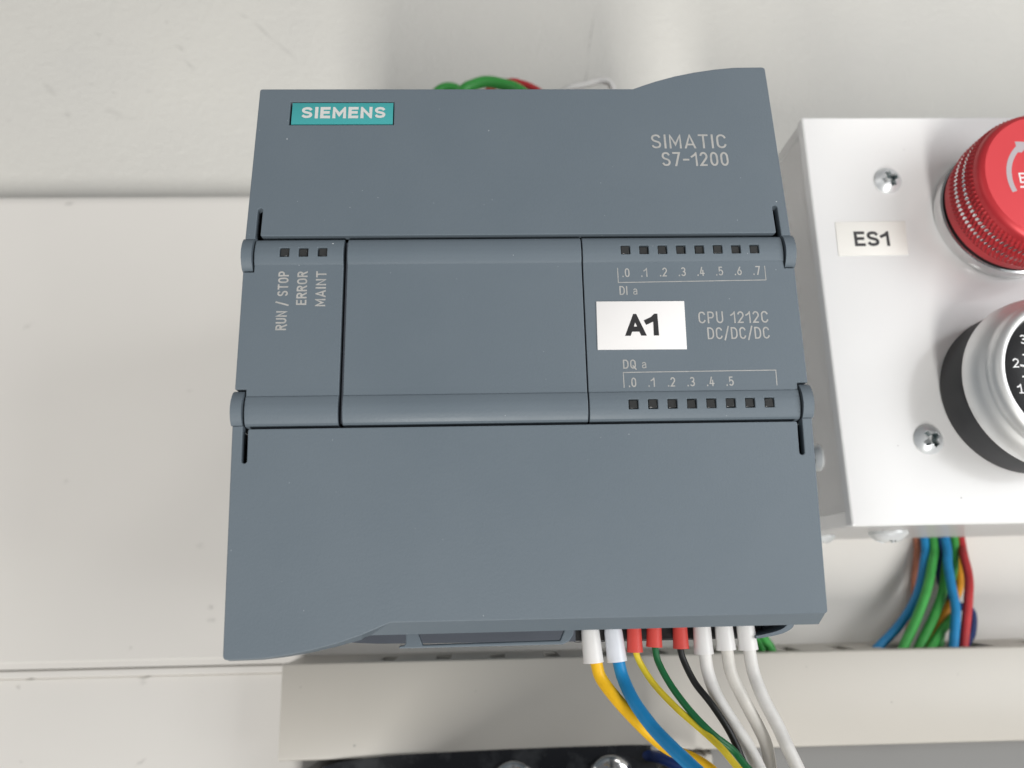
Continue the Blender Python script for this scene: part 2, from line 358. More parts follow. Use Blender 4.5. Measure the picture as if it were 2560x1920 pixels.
# ================================================================== CONTROLLER
ctl = empty('controller', (0, 0, -46), 'blue-grey industrial controller with teal name badge and wires plugged in below', 'controller')
SL = 0.0815
def zc(x, y): return 75-SL*(abs(y)-15.95)
zflat = lambda x, y: 75.0
def rnd(p, q, r, rad, n=4):
    """corner q between p and r rounded by rad"""
    p, q, r = Vector(p), Vector(q), Vector(r); a = (p-q).normalized(); b = (r-q).normalized()
    s, e = q+a*rad, q+b*rad
    return [tuple(((1-t)**2)*s+2*t*(1-t)*q+t*t*e) for t in [i/n for i in range(n+1)]]
SW = [(39.4, 49.66), (35.7, 49.25), (32.0, 48.6), (28.4, 47.76), (24.8, 46.62), (22.4, 45.7)]
def cover(name, s):
    """s = 1: the upper cover; s = -1: the lower one, the same shape turned half round"""
    out = []
    out += rnd((-42.6, 20), (-42.6, 16.0), (0, 16.0), .35)
    out += rnd((0, 16.0), (42.6, 16.0), (42.6, 20), .35)
    out += arc(43.0, 20.8, .42, .42, 180, 0, 8)
    out += [(43.42, 15.5), (45, 15.5)]
    out += rnd((45, 40), (45, 49.75), (40, 49.72), .7)
    out += SW
    out += [(20.7, 45.0)]
    out += rnd((0, 45.0), (-45, 45.0), (-45, 40), .5)
    out += [(-45, 15.5), (-43.42, 15.5)]
    out += arc(-43.0, 20.8, .42, .42, 180, 0, 8)
    loops = [out]
    if s == 1: loops.append([(-39.5, 37.55), (-21.5, 37.55), (-21.5, 42.35), (-39.5, 42.35)])
    bm = plate_curve([[(s*p[0], s*p[1]) for p in lp] for lp in loops], 1.6, .13, zc)
    # skirt: the outer edge, a sloping lip along the far edge, then walls back to the housing
    rim = [((-44.97, 15.5), (-44.97, 15.5), 73.9)]
    rows = []
    def row(fr, lo, dz): rows.append((fr, lo, dz))
    row((-44.95, 15.6), (-44.95, 15.6), 1.0); row((-44.95, 44.6), (-44.95, 44.9), 3.0)
    row((-44.6, 44.97), (-44.9, 46.8), 3.6); row((20.7, 44.97), (24.0, 46.95), 3.6)
    row((22.4, 45.67), (26.0, 47.5), 3.2)
    for p, dy in zip(SW[::-1][1:], (.85, .6, .5, .42, .36)): row((p[0], p[1]-.03), (p[0]+.4, p[1]+dy), 2.2)
    row((44.3, 49.70), (44.6, 50.05), 1.8); row((44.95, 49.05), (44.97, 49.2), 1.8); row((44.95, 15.6), (44.95, 15.6), 1.0)
    A = [bm.verts.new((s*f[0], s*f[1], zc(0, f[1])-.14)) for f, l, d in rows]
    B = [bm.verts.new((s*l[0], s*l[1], zc(0, f[1])-d)) for f, l, d in rows]
    Cc = [bm.verts.new((s*l[0], s*(l[1]-.2), 54)) for f, l, d in rows]
    for u, v in ((A, B), (B, Cc)):
        for i in range(len(rows)-1): bm.faces.new((u[i], u[i+1], v[i+1], v[i]))
    # hinge arms at the two inner corners
    prof = [(p.x, p.y) for p in spline([(15.45, 75.02, 0), (14.9, 75.5, 0), (14.2, 75.85, 0), (13.4, 76.08, 0), (12.6, 76.12, 0), (11.7, 75.95, 0), (10.8, 75.5, 0), (10.15, 74.9, 0), (9.85, 74.0, 0), (9.8, 72.8, 0)], 3)]+[(9.9, 66), (15.45, 66)]
    for x0, x1 in ((-45.2, -43.5), (43.5, 45.2)):
        prism(bm, [(s*y, z) for y, z in prof], s*x0, s*x1)
    return finish(bm, name, P['plastic'], ctl, smooth=13)
up = cover('upper_cover', 1); lo = cover('lower_cover', -1)
lo['label'] = 'plain lower cover with a curved lip above the wire terminals'
up['label'] = 'upper cover with teal badge and pale lettering'
# teal badge let into the upper cover
bm = plate_curve([[(-39.18, 37.75), (-21.68, 37.75), (-21.68, 42.15), (-39.18, 42.15)]], .9, .1, lambda x, y: zc(x, y)-.05)
finish(bm, 'badge', P['teal'], up, smooth=28)
bm = bmesh.new(); box(bm, -40.5, -20.5, 36.5, 43.5, 69.5, 71.3); finish(bm, 'badge_recess', P['dark'], up, smooth=0)
zb = lambda x, y: zc(x, y)-.05
t = text('lettering', 'SIEMENS', -37.5, -22.95, 38.9, 2.35, .56, zb, P['silver_print'], up, track=.17, z_up=.03)
text('lettering', 'SIMATIC', 23.05, 36.1, 32.55, 2.85, .35, zc, P['grey_print'], up)
text('lettering', 'S7-1200', 24.6, 36.05, 29.0, 2.8, .35, zc, P['grey_print'], up)

# the three panels between the covers
prof_y = [(15.62, 73.6), (15.5, 74.45), (15.2, 74.85), (14.8, 75.08), (14.3, 75.26), (13.76, 75.4), (13.0, 75.5), (12.5, 75.5), (12.2, 75.47), (11.6, 75.36), (11.15, 75.24), (11.02, 75.19), (10.88, 75.03), (9.72, 75.0)]
_mid = [(p.x, p.y) for p in spline([(15.2, 74.85, 0), (14.8, 75.08, 0), (14.3, 75.26, 0), (13.76, 75.4, 0), (13.0, 75.5, 0), (12.5, 75.5, 0), (12.2, 75.47, 0), (11.6, 75.36, 0), (11.15, 75.24, 0)], 3)]
prof_y = prof_y[:2]+_mid+prof_y[-4+1:]
PY = prof_y + [(0, 75.0)] + [(-y, z) for y, z in prof_y[::-1]]
def zp(x, y):
    for (ya, za), (yb, zb_) in zip(PY, PY[1:]):
        if yb <= y <= ya: return za+(zb_-za)*(ya-y)/(ya-yb)
    return 75.0
LED = 0.77
def height_panel(name, xs, skip, parent):
    bm = bmesh.new(); V = {}
    ys = [p[0] for p in PY]
    def v(i, j):
        if (i, j) not in V: V[i, j] = bm.verts.new((xs[i], PY[j][0], PY[j][1]))
        return V[i, j]
    for i in range(len(xs)-1):
        for j in range(len(ys)-1):
            if skip((xs[i]+xs[i+1])/2, (ys[j]+ys[j+1])/2): continue
            bm.faces.new((v(i, j), v(i, j+1), v(i+1, j+1), v(i+1, j)))
    edges = [e for e in bm.edges if e.is_boundary]
    low = {}
    for e in edges:
        for q in e.verts:
            if q not in low: low[q] = bm.verts.new((q.co.x, q.co.y, 70.5))
    for e in edges:
        a, b = e.verts; bm.faces.new((a, b, low[b], low[a]))
    return finish(bm, name, P['plastic'], parent, bevel=.12, seg=2, smooth=0, angle=50)
def led_cols(x0, pitch, n): return [x0+pitch*i for i in range(n)]
L_up = [-38.42, -35.38, -32.33]; R_up = led_cols(17.08, 3.055, 8); R_dn = led_cols(16.9, 3.065, 8)
def with_leds(base, *cols):
    s = set(base)
    for c in cols:
        for x in c: s.add(round(x-LED, 3)); s.add(round(x+LED, 3))
    return sorted(s)
def in_led(x, y, ups, dns):
    return (12.2 < y < 13.76 and any(abs(x-c) < LED for c in ups)) or (-13.76 < y < -12.2 and any(abs(x-c) < LED for c in dns))
lp = height_panel('status_panel', with_leds([-45, -43.25, -28.95], L_up), lambda x, y: (x < -43.25 and abs(y) > 9.72) or in_led(x, y, L_up, []), ctl)
cp = height_panel('blank_panel', [-28.3, 9.80], lambda x, y: False, ctl)
rp = height_panel('signal_panel', with_leds([10.02, 43.25, 45], R_up, R_dn), lambda x, y: (x > 43.25 and abs(y) > 9.72) or in_led(x, y, R_up, R_dn), ctl)
lp['label'] = 'left panel with three dark indicators and upright lettering'; rp['label'] = 'right panel with two rows of dark indicators'
led_me = None
for par, xs, ysgn in ((lp, L_up, 1), (rp, R_up, 1), (rp, R_dn, -1)):
    for x in xs:
        if led_me is None:
            bm = bmesh.new(); box(bm, -.68, .68, -.69, .69, 71, 75.2)
            o = finish(bm, 'indicator_light', P['led'], par, bevel=.12, smooth=28); led_me = o.data
        else:
            o = bpy.data.objects.new('indicator_light', led_me); COL.objects.link(o)
            md = o.modifiers.new('bevel', 'BEVEL'); md.width = .12*MM; md.segments = 2; md.limit_method = 'ANGLE'
        o.parent = par
        o.location = W((x+random.uniform(-.03, .03), ysgn*12.97+random.uniform(-.03, .03), random.uniform(-.10, .06)))
        o.rotation_euler = (random.uniform(-.001, .001), random.uniform(-.02, .02), random.uniform(-.001, .001))
text('lettering', 'RUN / STOP', -.15, 9.72, -37.62, 1.68, .26, zflat, P['grey_print'], lp, rot=90)
text('lettering', 'ERROR', 4.05, 9.68, -34.62, 1.64, .26, zflat, P['grey_print'], lp, rot=90)
text('lettering', 'MAINT', 3.78, 9.72, -31.6, 1.66, .26, zflat, P['grey_print'], lp, rot=90)
for i in range(8): text('lettering', '.%d' % i, 16.42+3.09*i, 17.54+3.09*i-(.15 if i == 1 else 0), 8.33+.03*i, 1.55, .19, zflat, P['grey_print'], rp)
for i in range(6): text('lettering', '.%d' % i, 16.42+3.105*i, 17.55+3.105*i-(.15 if i == 1 else 0), -10.15, 1.53, .19, zflat, P['grey_print'], rp)
text('lettering', 'DI a', 15.8, 18.65, 5.25, 1.53, .19, zflat, P['grey_print'], rp)
text('lettering', 'DQ a', 15.7, 19.35, -7.15, 1.5, .19, zflat, P['grey_print'], rp)
text('lettering', 'CPU 1212C', 28.35, 39.65, .27, 2.0, .23, zflat, P['grey_print'], rp)
text('lettering', 'DC/DC/DC', 29.6, 39.6, -2.42, 2.0, .23, zflat, P['grey_print'], rp)
for pts in ([(15.68, 9.95), (15.68, 7.4), (40.03, 7.64), (40.03, 10.12)], [(15.66, -10.25), (15.66, -7.75), (40.06, -7.66), (40.0, -10.2)]):
    bm = bmesh.new(); ribbon(bm, pts, .065, 75.02); finish(bm, 'bracket_line', P['grey_print'], rp, smooth=0)
# housing behind covers and panels, dark in the gaps
bm = bmesh.new(); box(bm, -44.2, 44.2, -43.8, 43.8, 0, 69); box(bm, -42.5, 42.5, -16.5, 16.5, 69, 70.6)
finish(bm, 'housing_front', P['dark'], ctl, smooth=0)
bm = bmesh.new(); box(bm, -44.7, 44.7, -47.3, 46.5, -46, 50); box(bm, -44.8, 44.8, -15.3, 15.3, 50.5, 70.3); finish(bm, 'housing', P['plastic'], ctl, bevel=.4, smooth=0)
bm = bmesh.new(); box(bm, -28.72, -28.2, -15.2, 15.2, 70, 73.9); finish(bm, 'seam_strip', P['inner'], ctl, smooth=0)
# sticker
sk_pts = [(11.76, -4.0), (26.05, -4.07), (26.2, 4.06), (11.9, 4.12)]
bm = plate_curve([sk_pts], .16, .02, lambda x, y: 75.17); sk = finish(bm, 'sticker', P['sticker'], ctl, smooth=28); sk['label'] = 'white sticker lettered A1'
text('lettering', 'A1', 16.45, 21.6, -1.75, 3.68, .86, lambda x, y: 75.17, P['ink'], sk, track=.10)
# terminal side under the lower cover: a frame with a long window, a dark back, the black terminal strip and a curved end
def flat(bm, pts, z0, z1): prism(bm, pts, z0, z1, 'z')
bm = bmesh.new()
flat(bm, [(-20.3, -49.4), (5.6, -49.35), (6.6, -48.9), (7.3, -47.9), (7.5, -46.6), (6.2, -46.6), (5.2, -48.75), (-16.6, -48.95), (-17.5, -46.6), (-19.3, -46.6), (-19.25, -48.6), (-19.5, -48.95), (-20.3, -49.05)], 62.6, 64)
bm2 = bmesh.new(); finish(bm, 'terminal_frame', P['plastic'], ctl, bevel=.15, smooth=0)
bm2.free()
bm = bmesh.new(); flat(bm, [(-31.5, -48.2), (-29, -48.95), (-25, -49.2), (8.5, -49.6), (8.5, -45), (-31.5, -45)], 50.5, 56); finish(bm, 'terminal_shield', P['inner'], ctl, smooth=0)
bm = bmesh.new(); box(bm, 8.6, 41.9, -50.1, -45, 46, 52); finish(bm, 'terminal_strip', P['dark'], ctl, bevel=.3, smooth=0)
bm = bmesh.new()
arc_out = spline([(45.2, -46.8, 0), (45.0, -47.95, 0), (43.1, -48.9, 0), (39.9, -49.5, 0), (38.6, -49.62, 0)], 5)
arc_in = spline([(44.2, -46.8, 0), (44.0, -47.6, 0), (42.6, -48.4, 0), (39.7, -49.05, 0), (38.6, -49.2, 0)], 5)
flat(bm, [(p.x, p.y) for p in arc_out]+[(p.x, p.y) for p in arc_in[::-1]], 51, 58); finish(bm, 'end_rim', P['plastic'], ctl, smooth=30)
bm = bmesh.new(); flat(bm, [(41.9, -48.7), (43.6, -48.0), (44.6, -46), (41.9, -46)], 50, 52.2); finish(bm, 'end_wall', P['inner'], ctl, smooth=0)

# ================================================================== WIRES OUT OF THE CONTROLLER
G = 'ferruled wires plugged in under the controller'
def fwire(label, mcol, r, path, ftop, fbot, fr, fmat):
    o = None
    d = Vector(path[-1])-Vector(path[-2]); d.normalize()
    top = Vector(fbot)*.55+Vector(ftop)*.45
    pts = [tuple(top)]+[tuple(p) for p in path]+[tuple(Vector(path[-1])+d*14), tuple(Vector(path[-1])+d*30+Vector((0, -8, -4))), tuple(Vector(path[-1])+d*44+Vector((0, -45, -14)))]
    bm = bmesh.new(); tube(bm, spline(pts, 8), r)
    o = finish(bm, 'wire', P[mcol], smooth=50); tag(o, label, 'wire', G)
    # the collar: a slightly flattened flaring plastic sleeve open at the wire's end
    a, b = Vector(ftop), Vector(fbot); dd = (b-a).normalized()
    a = a-dd*1.5
    bm = bmesh.new(); n = 20; ts = [0, .12, .3, .55, .8, 1.0, 1.0, .9]; rs = [.62, .86, .97, 1.0, 1.03, 1.08, .93, .88]
    side = dd.cross(Vector((0, 0, 1))).normalized(); fwd = side.cross(dd)
    rings = []
    for t_, k_ in zip(ts, rs):
        c = a+(b-a)*t_
        rings.append([bm.verts.new(c+fr*k_*(math.cos(2*math.pi*i/n)*side+.92*math.sin(2*math.pi*i/n)*fwd)) for i in range(n)])
    for u, v in zip(rings, rings[1:]):
        for i in range(n): bm.faces.new((u[i], u[(i+1) % n], v[(i+1) % n], v[i]))
    bm.faces.new(rings[0][::-1]); bm.faces.new(rings[-1])
    f = finish(bm, 'ferrule', P[fmat], o, smooth=40)
    return o
fwire('thick yellow wire with white ferrule, passing behind the blue wire', 'yellow', 1.05, [(11.8, -53.0, 56.0), (12.5, -55.5, 56.0), (14.8, -58.7, 57.0), (17.9, -62.1, 58.0), (21.0, -65.0, 58.5), (23.4, -66.4, 59.5), (26.0, -67.4, 60.5), (28.0, -68.6, 61.5), (29.6, -70.1, 62.5)], (11.0, -47.6, 56), (11.35, -53.0, 56), 1.63, 'ferrule_white')
fwire('thick blue wire with pale ferrule between the two yellow wires', 'blue', 1.06, [(15.6, -53.0, 56.0), (16.1, -55.5, 56.5), (17.3, -58.8, 59.0), (19.4, -62.1, 62.0), (21.7, -64.6, 65.0), (24.1, -66.9, 68.0)], (14.9, -47.7, 56), (15.35, -52.9, 56), 1.6, 'bluish_white')
fwire('thin yellow wire with red ferrule', 'lemon', .55, [(18.6, -51.5, 56.0), (19.4, -53.6, 56.0), (21.2, -56.6, 57.0), (24.2, -60.0, 59.0), (27.3, -62.8, 61.0), (29.6, -65.1, 64.0), (31.5, -67.7, 66.0)], (18.5, -47.6, 56), (18.45, -51.5, 56), 1.27, 'ferrule_red')
fwire('thin dark green wire with red ferrule', 'green', .57, [(21.9, -50.8, 56.0), (22.3, -53.2, 56.0), (23.9, -56.8, 57.5), (26.3, -60.5, 60.0), (29.0, -63.5, 62.0), (31.9, -65.8, 62.0), (33.7, -68.2, 63.0)], (21.95, -47.6, 56), (21.75, -50.75, 56), 1.28, 'ferrule_red')
fwire('thin black wire with red ferrule beside the first white wire', 'black', .56, [(26.2, -51.3, 56.0), (26.7, -53.3, 56.0), (28.0, -56.5, 57.0), (29.8, -59.3, 59.0), (31.8, -62.7, 60.0), (33.2, -65.7, 60.0), (34.0, -68.0, 60.0)], (26.35, -47.5, 56), (26.3, -51.1, 56), 1.26, 'ferrule_red')
fwire('white wire with white ferrule next to the black wire', 'white', 1.06, [(30.3, -52.2, 56.0), (30.6, -55.1, 56.0), (31.5, -58.7, 57.0), (33.3, -62.3, 58.0), (35.2, -65.7, 59.0), (36.5, -69.0, 60.0), (37.1, -70.8, 60.5)], (30.1, -47.4, 56), (30.1, -52.05, 56), 1.55, 'ferrule_white')
fwire('off-white wire with white ferrule between the two whiter wires', 'offwhite', 1.03, [(34.1, -51.6, 56.0), (34.5, -55.2, 56.0), (36.0, -59.2, 56.5), (37.8, -63.2, 57.0), (38.8, -66.1, 57.5), (39.0, -69.5, 58.0), (38.9, -71.4, 58.0)], (33.85, -47.3, 56), (33.95, -51.5, 56), 1.55, 'ferrule_white')
fwire('white wire with white ferrule nearest the pair of green wires', 'white', 1.06, [(37.9, -51.7, 56.0), (38.3, -55.3, 56.0), (39.1, -59.2, 57.5), (40.4, -62.9, 59.0), (41.2, -66.0, 60.5), (42.1, -68.8, 61.5), (42.6, -70.6, 62.0)], (37.55, -47.3, 56), (37.75, -51.55, 56), 1.55, 'ferrule_white')

def wire(label, mcol, r, pts, group, ext0=None, ext1=None):
    pts = [tuple(p) for p in pts]
    if ext0: pts = (ext0 if isinstance(ext0, list) else [ext0])+pts
    if ext1: pts = pts+(ext1 if isinstance(ext1, list) else [ext1])
    bm = bmesh.new(); tube(bm, spline(pts, 7), r, 12)
    return tag(finish(bm, 'wire', P[mcol], smooth=50), label, 'wire', group)
G2 = 'wires running from the white box into the cable duct'
BW = [
 ('orange wire half hidden behind the blue wire bending away', 'orange', 1.25, [(126.0, -31.2, -46.0), (125.3, -34.9, -45.8), (124.1, -39.1, -45.5), (123.1, -42.6, -45.2), (121.7, -49.7, -45.0), (117, -58, -42), (114, -64, -40)]),
 ('blue wire bending away from the bundle to a sharp point at the duct', 'blue', 1.25, [(126.5, -31.4, -43.0), (124.4, -36.8, -41.2), (120.9, -44.3, -39.4), (116.6, -49.9, -37.6), (110.7, -55.3, -35.8), (104.5, -59.6, -34.0)]),
 ('bright green wire beside the blue wire that bends away', 'lime', 1.3, [(128.6, -31.4, -42.0), (125.3, -38.0, -39.0), (121.0, -45.1, -36.0), (115.2, -52.7, -33.0), (109.5, -58.9, -30.0)]),
 ('bright green wire in the middle of the bundle', 'lime', 1.3, [(135.2, -31.4, -45.0), (131.6, -36.9, -41.8), (127.2, -45.3, -38.5), (121.8, -52.1, -35.2), (115.1, -59.2, -32.0)]),
 ('blue wire at the front of the bundle under the box', 'blue', 1.3, [(131.2, -31.0, -40.0), (129.1, -38.1, -37.2), (127.6, -44.6, -34.5), (126.2, -50.7, -31.8), (122.6, -59.0, -29.0)]),
 ('bright green wire between the front blue wire and the red wire', 'lime', 1.15, [(135.8, -30.9, -43.0), (135.0, -35.1, -42.8), (133.8, -39.6, -42.5), (131.7, -44.0, -42.2), (129.4, -49.7, -42.0), (126, -58, -41), (124, -64, -40)]),
 ('red wire at the edge of the bundle under the box', 'redw', 1.25, [(137.7, -31.0, -43.0), (135.9, -35.8, -39.8), (134.3, -41.7, -36.5), (131.1, -48.1, -33.2), (126.1, -59.2, -30.0)]),
 ('navy wire crossing behind the red wire', 'navy', 1.2, [(132.9, -31.4, -46.0), (130.9, -38.0, -44.6), (129.7, -42.2, -43.1), (129.7, -46.8, -41.7), (132.1, -49.7, -40.3), (134.9, -51.5, -38.9), (133.3, -56.7, -37.4), (130.5, -59.7, -36.0)]),
 ('amber yellow wire showing between the red and blue wires', 'amber', 1.25, [(138.5, -31.5, -46.0), (136.9, -36.9, -44.3), (135.4, -41.1, -42.7), (133.2, -45.7, -41.0), (128.0, -51.0, -39.3), (122.9, -55.9, -37.7), (118.5, -59.6, -36.0)]),
 ('short visible bright green wire in front of the amber wire', 'lime', 1.2, [(131.4, -51.2, -41.0), (128.1, -53.2, -37.7), (122.7, -56.3, -34.3), (118.0, -59.5, -31.0)]),
 ('pale grey wire between the two green wires', 'offwhite', 1.2, [(133.4, -36.8, -47.5), (130.1, -41.6, -45.2), (127.1, -46.2, -42.9), (123.2, -51.3, -40.6), (119.1, -55.9, -38.3), (115.8, -59.6, -36.0)]),
]
for lab, mc, r, pts in BW:
    a, b = Vector(pts[0]), Vector(pts[-1]); d = (b-Vector(pts[-2])).normalized()
    e0 = None if 'short' in lab else (a.x+.5, a.y+16, min(a.z, -44.2))
    wire(lab, mc, r, pts, G2, e0, tuple(b+d*7))
G3 = 'green wires between the controller and the cable duct'
wire('bright green wire under the controller, nearer the white ferrules', 'lime', 1.25, [(64.5, -44, -34), (67.0, -53, -31), (68.3, -57.1, -30.0), (69.1, -59.6, -30.0)], G3, (43.5, -30, -28), (70, -66, -31))
wire('bright green wire under the controller, nearer the duct slots', 'lime', 1.25, [(66, -44, -33), (68.4, -53, -30), (69.8, -57.2, -29.0), (71.2, -59.6, -29.0)], G3, (43.5, -33, -24), (72.5, -66, -30))
G4 = 'wires looping above the controller'
wire('large bright green loop of wire above the controller', 'lime', 1.75, [(-16, 98, -17), (-12.5, 105.2, -15), (-9.2, 107.6, -15.0), (-5.0, 108.8, -15.0), (-0.2, 107.9, -15.0), (4.2, 105.6, -14), (8, 100, -12)], G4, [(-17, 45, 2), (-17.5, 70, -8), (-17, 88, -15)], [(9.5, 90, -9), (10, 70, -2), (9, 45, 6)])
wire('small green wire end at the left of the green loop', 'lime', 1.6, [(-26, 108, -31), (-21.3, 115.4, -30.0), (-17.5, 117.4, -30.0), (-13.0, 115.6, -30.0), (-9, 111, -30)], G4, [(-27, 45, -8), (-28, 75, -20), (-27.5, 98, -28)], [(-7.5, 98, -28), (-8, 75, -20), (-9, 45, -10)])
wire('red wire beside the green loop above the controller', 'redw', 1.1, [(-4, 111, -22), (2.4, 112.3, -20.0), (6.1, 111.6, -20.0), (9.2, 110.3, -20.0), (12.1, 108.1, -20.0)], G4, [(-12, 45, -4), (-11, 75, -14), (-8, 101, -20)], [(14, 101, -17), (15.5, 75, -8), (15, 45, 2)])
wire('white wire looping above the controller', 'white', 1.0, [(14, 100.5, -12), (19.6, 102.9, -10.0), (24.6, 104.2, -10.0), (29.1, 105.6, -10.0), (31.5, 105.2, -10.0), (32.6, 103.6, -10.0), (33.0, 101, -10.0)], G4, [(11, 45, 8), (10.5, 75, -4), (11.5, 94, -11)], [(33, 92, -8), (33, 70, 0), (32, 45, 8)])

# ================================================================== WHITE BOX
bx = empty('control_box', (150, 18, -46), 'white acrylic box with an ES1 sticker, screws, red button and dial', 'control box')
bm = bmesh.new(); box(bm, 69.5, 205, -30.1, 65.7, 29, 32); finish(bm, 'front_plate', P['acrylic'], bx, bevel=.45, smooth=0)
bm = bmesh.new(); box(bm, 69.8, 72.8, -26.9, 62.5, -46, 28.95); finish(bm, 'side_panel', P['acrylic_thin'], bx, bevel=.15, smooth=0)
bm = bmesh.new(); box(bm, 69.7, 204, -29.95, -27.0, -42, 28.95); finish(bm, 'bottom_panel', P['acrylic_thin'], bx, bevel=.15, smooth=0)
bm = bmesh.new(); box(bm, 69.8, 204, 62.6, 65.4, -46, 28.95); finish(bm, 'top_panel', P['acrylic_thin'], bx, bevel=.15, smooth=0)
bm = bmesh.new(); box(bm, 201, 204, -26.9, 62.5, -46, 28.95); finish(bm, 'side_panel', P['acrylic_thin'], bx, bevel=.15, smooth=0)
bm = plate_curve([[(74.05, 30.2), (90.1, 30.35), (90.55, 38.65), (74.2, 38.55)]], .14, .02, lambda x, y: 32.15)
es = finish(bm, 'sticker', P['cream_sticker'], bx, smooth=28); es['label'] = 'cream sticker lettered ES1'
text('lettering', 'ES1', 78.1, 86.2, 32.5, 3.65, .72, lambda x, y: 32.15, P['ink'], es, track=.14)
def screw(c, ax, r, rot, name='screw'):
    """a domed screw head with a cross recess, facing along ax"""
    bm = bmesh.new(); nr, na = 26, 72; rings = []
    ca, sa = math.cos(rot), math.sin(rot)
    def h(x, y):
        d = math.hypot(x, y); z = .52*(1-(d**2.6))*r*.95+.12*r
        u, v = ca*x+sa*y, -sa*x+ca*y
        arm = min(max(abs(u)-.56, abs(v)-.17*(1.25-abs(u)*.6)), max(abs(v)-.56, abs(u)-.17*(1.25-abs(v)*.6)))
        core = max(0, 1-d/.55)
        k = min(1, max(0, -arm/.035+.5))
        return z-k*(.5+.3*core)*r
    top = bm.verts.new((0, 0, h(0, 0)))
    for i in range(1, nr+1):
        q = i/nr
        rings.append([bm.verts.new((r*q*math.cos(2*math.pi*k/na), r*q*math.sin(2*math.pi*k/na), h(q*math.cos(2*math.pi*k/na), q*math.sin(2*math.pi*k/na)))) for k in range(na)])
    rings.append([bm.verts.new((r*.99*math.cos(2*math.pi*k/na), r*.99*math.sin(2*math.pi*k/na), -.02*r)) for k in range(na)])
    for k in range(na): bm.faces.new((top, rings[0][k], rings[0][(k+1) % na]))
    for a, b in zip(rings, rings[1:]):
        for k in range(na):
            f = bm.faces.new((a[k], a[(k+1) % na], b[(k+1) % na], b[k])); c_ = f.calc_center_median()/r
            if h(c_.x, c_.y) < .52*(1-math.hypot(c_.x, c_.y)**2.6)*r*.95+.12*r-.12*r and math.hypot(c_.x, c_.y) < .8: f.material_index = 1  # recess faces get the painted shade tone
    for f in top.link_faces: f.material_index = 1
    q = Vector((0, 0, 1)).rotation_difference(Vector(ax))
    for v in bm.verts: v.co = q @ v.co+Vector(c)
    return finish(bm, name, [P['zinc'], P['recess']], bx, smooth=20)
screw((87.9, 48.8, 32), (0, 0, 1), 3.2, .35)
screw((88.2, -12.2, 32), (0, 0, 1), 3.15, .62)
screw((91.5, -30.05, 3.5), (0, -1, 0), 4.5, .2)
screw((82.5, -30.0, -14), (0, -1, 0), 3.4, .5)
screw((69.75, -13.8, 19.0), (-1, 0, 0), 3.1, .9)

# red emergency button
ebt = empty('emergency_button', (113, 40, 32), 'red knurled metal emergency button with a grey arrow on its face', 'emergency button')
EX, EY = 113.0, 40.0
bm = bmesh.new(); lathe(bm, [(14.6, 31.9), (15.5, 32.05), (15.65, 32.6), (15.65, 34.2), (15.45, 34.9), (15.0, 35.1), (14.75, 34.6), (14.6, 33.8)], EX, EY, 96)
finish(bm, 'collar', P['chrome'], ebt, smooth=40)
bm = bmesh.new(); lathe(bm, [(14.5, 33), (14.5, 36.6), (13, 36.6)], EX, EY, 64); finish(bm, 'neck', P['rubber'], ebt, smooth=40)
bm = bmesh.new()
NT = 98; per = 6; n = NT*per
Zs = [36.0, 36.4, 38.6, 39.0, 40.0, 41.0, 41.15, 41.95, 42.1, 43.0, 43.9, 44.05, 44.85, 45.0, 46.0, 47.0, 47.35, 48.2, 48.6, 49.0, 49.3, 49.5, 49.5]
Rb = [14.6, 15.25, 15.45, 16.0, 16.25, 16.25, 16.2, 16.2, 16.25, 16.25, 16.25, 16.2, 16.2, 16.25, 16.25, 16.1, 15.6, 15.5, 15.4, 15.1, 14.7, 14.3, 0.01]
groove = {6, 10}          # the faces between ring 6-7 and 10-11... shown as bare metal
rings = []
for z, r0 in zip(Zs[:-1], Rb[:-1]):
    ring = []
    for k in range(n):
        a = 2*math.pi*k/n; r_ = r0
        if 38.9 < z < 47.2:
            ph = (k/per+(z-43)*.42) % 1.0
            tooth = 1-abs(2*ph-1)
            amp = .8
            if 41.1 < z < 42.0 or 44.0 < z < 44.9: r_ = r0-.12-.5*(1-tooth)
            else: r_ = r0-amp*(1-tooth)
        ring.append(bm.verts.new((EX+r_*math.cos(a), EY+r_*math.sin(a), z)))
    rings.append(ring)
for j, (a, b) in enumerate(zip(rings, rings[1:])):
    for k in range(n):
        f = bm.faces.new((a[k], a[(k+1) % n], b[(k+1) % n], b[k]))
        if (41.1 < Zs[j] < 41.2) or (44.0 < Zs[j] < 44.1):
            ph = ((k+.5)/per+(Zs[j]-43)*.42) % 1.0
            if .22 < ph < .78: f.material_index = 1
bm.faces.new(rings[-1])
cap = finish(bm, 'cap', [P['red'], P['bare']], ebt, smooth=24)
# arrow and letter on the face
bm = bmesh.new(); o_ = arc(EX, EY, 9.85, 9.85, 200, 132, 14); i_ = arc(EX, EY, 8.75, 8.75, 200, 138, 14)
vo = [bm.verts.new((*p, 49.53)) for p in o_]; vi = [bm.verts.new((*p, 49.53)) for p in i_]
for i in range(14): bm.faces.new((vo[i], vo[i+1], vi[i+1], vi[i]))
def pe(r, a): return (EX+r*math.cos(math.radians(a)), EY+r*math.sin(math.radians(a)), 49.53)
hd = [bm.verts.new(pe(r, a)) for r, a in ((8.1, 134), (8.9, 112), (10.75, 128.5))]
bm.faces.new([vo[-1], vi[-1], hd[0], hd[1], hd[2]])
finish(bm, 'arrow', P['engrave'], ebt, smooth=0)
text('lettering', 'E', 105.75, 107.25, 38.75, 2.35, .34, lambda x, y: 49.5, P['white_print'], ebt)
bm = bmesh.new(); ribbon(bm, [(105.6, 37.85), (107.6, 37.85)], .2, 49.53); finish(bm, 'underline', P['white_print'], ebt, smooth=0)

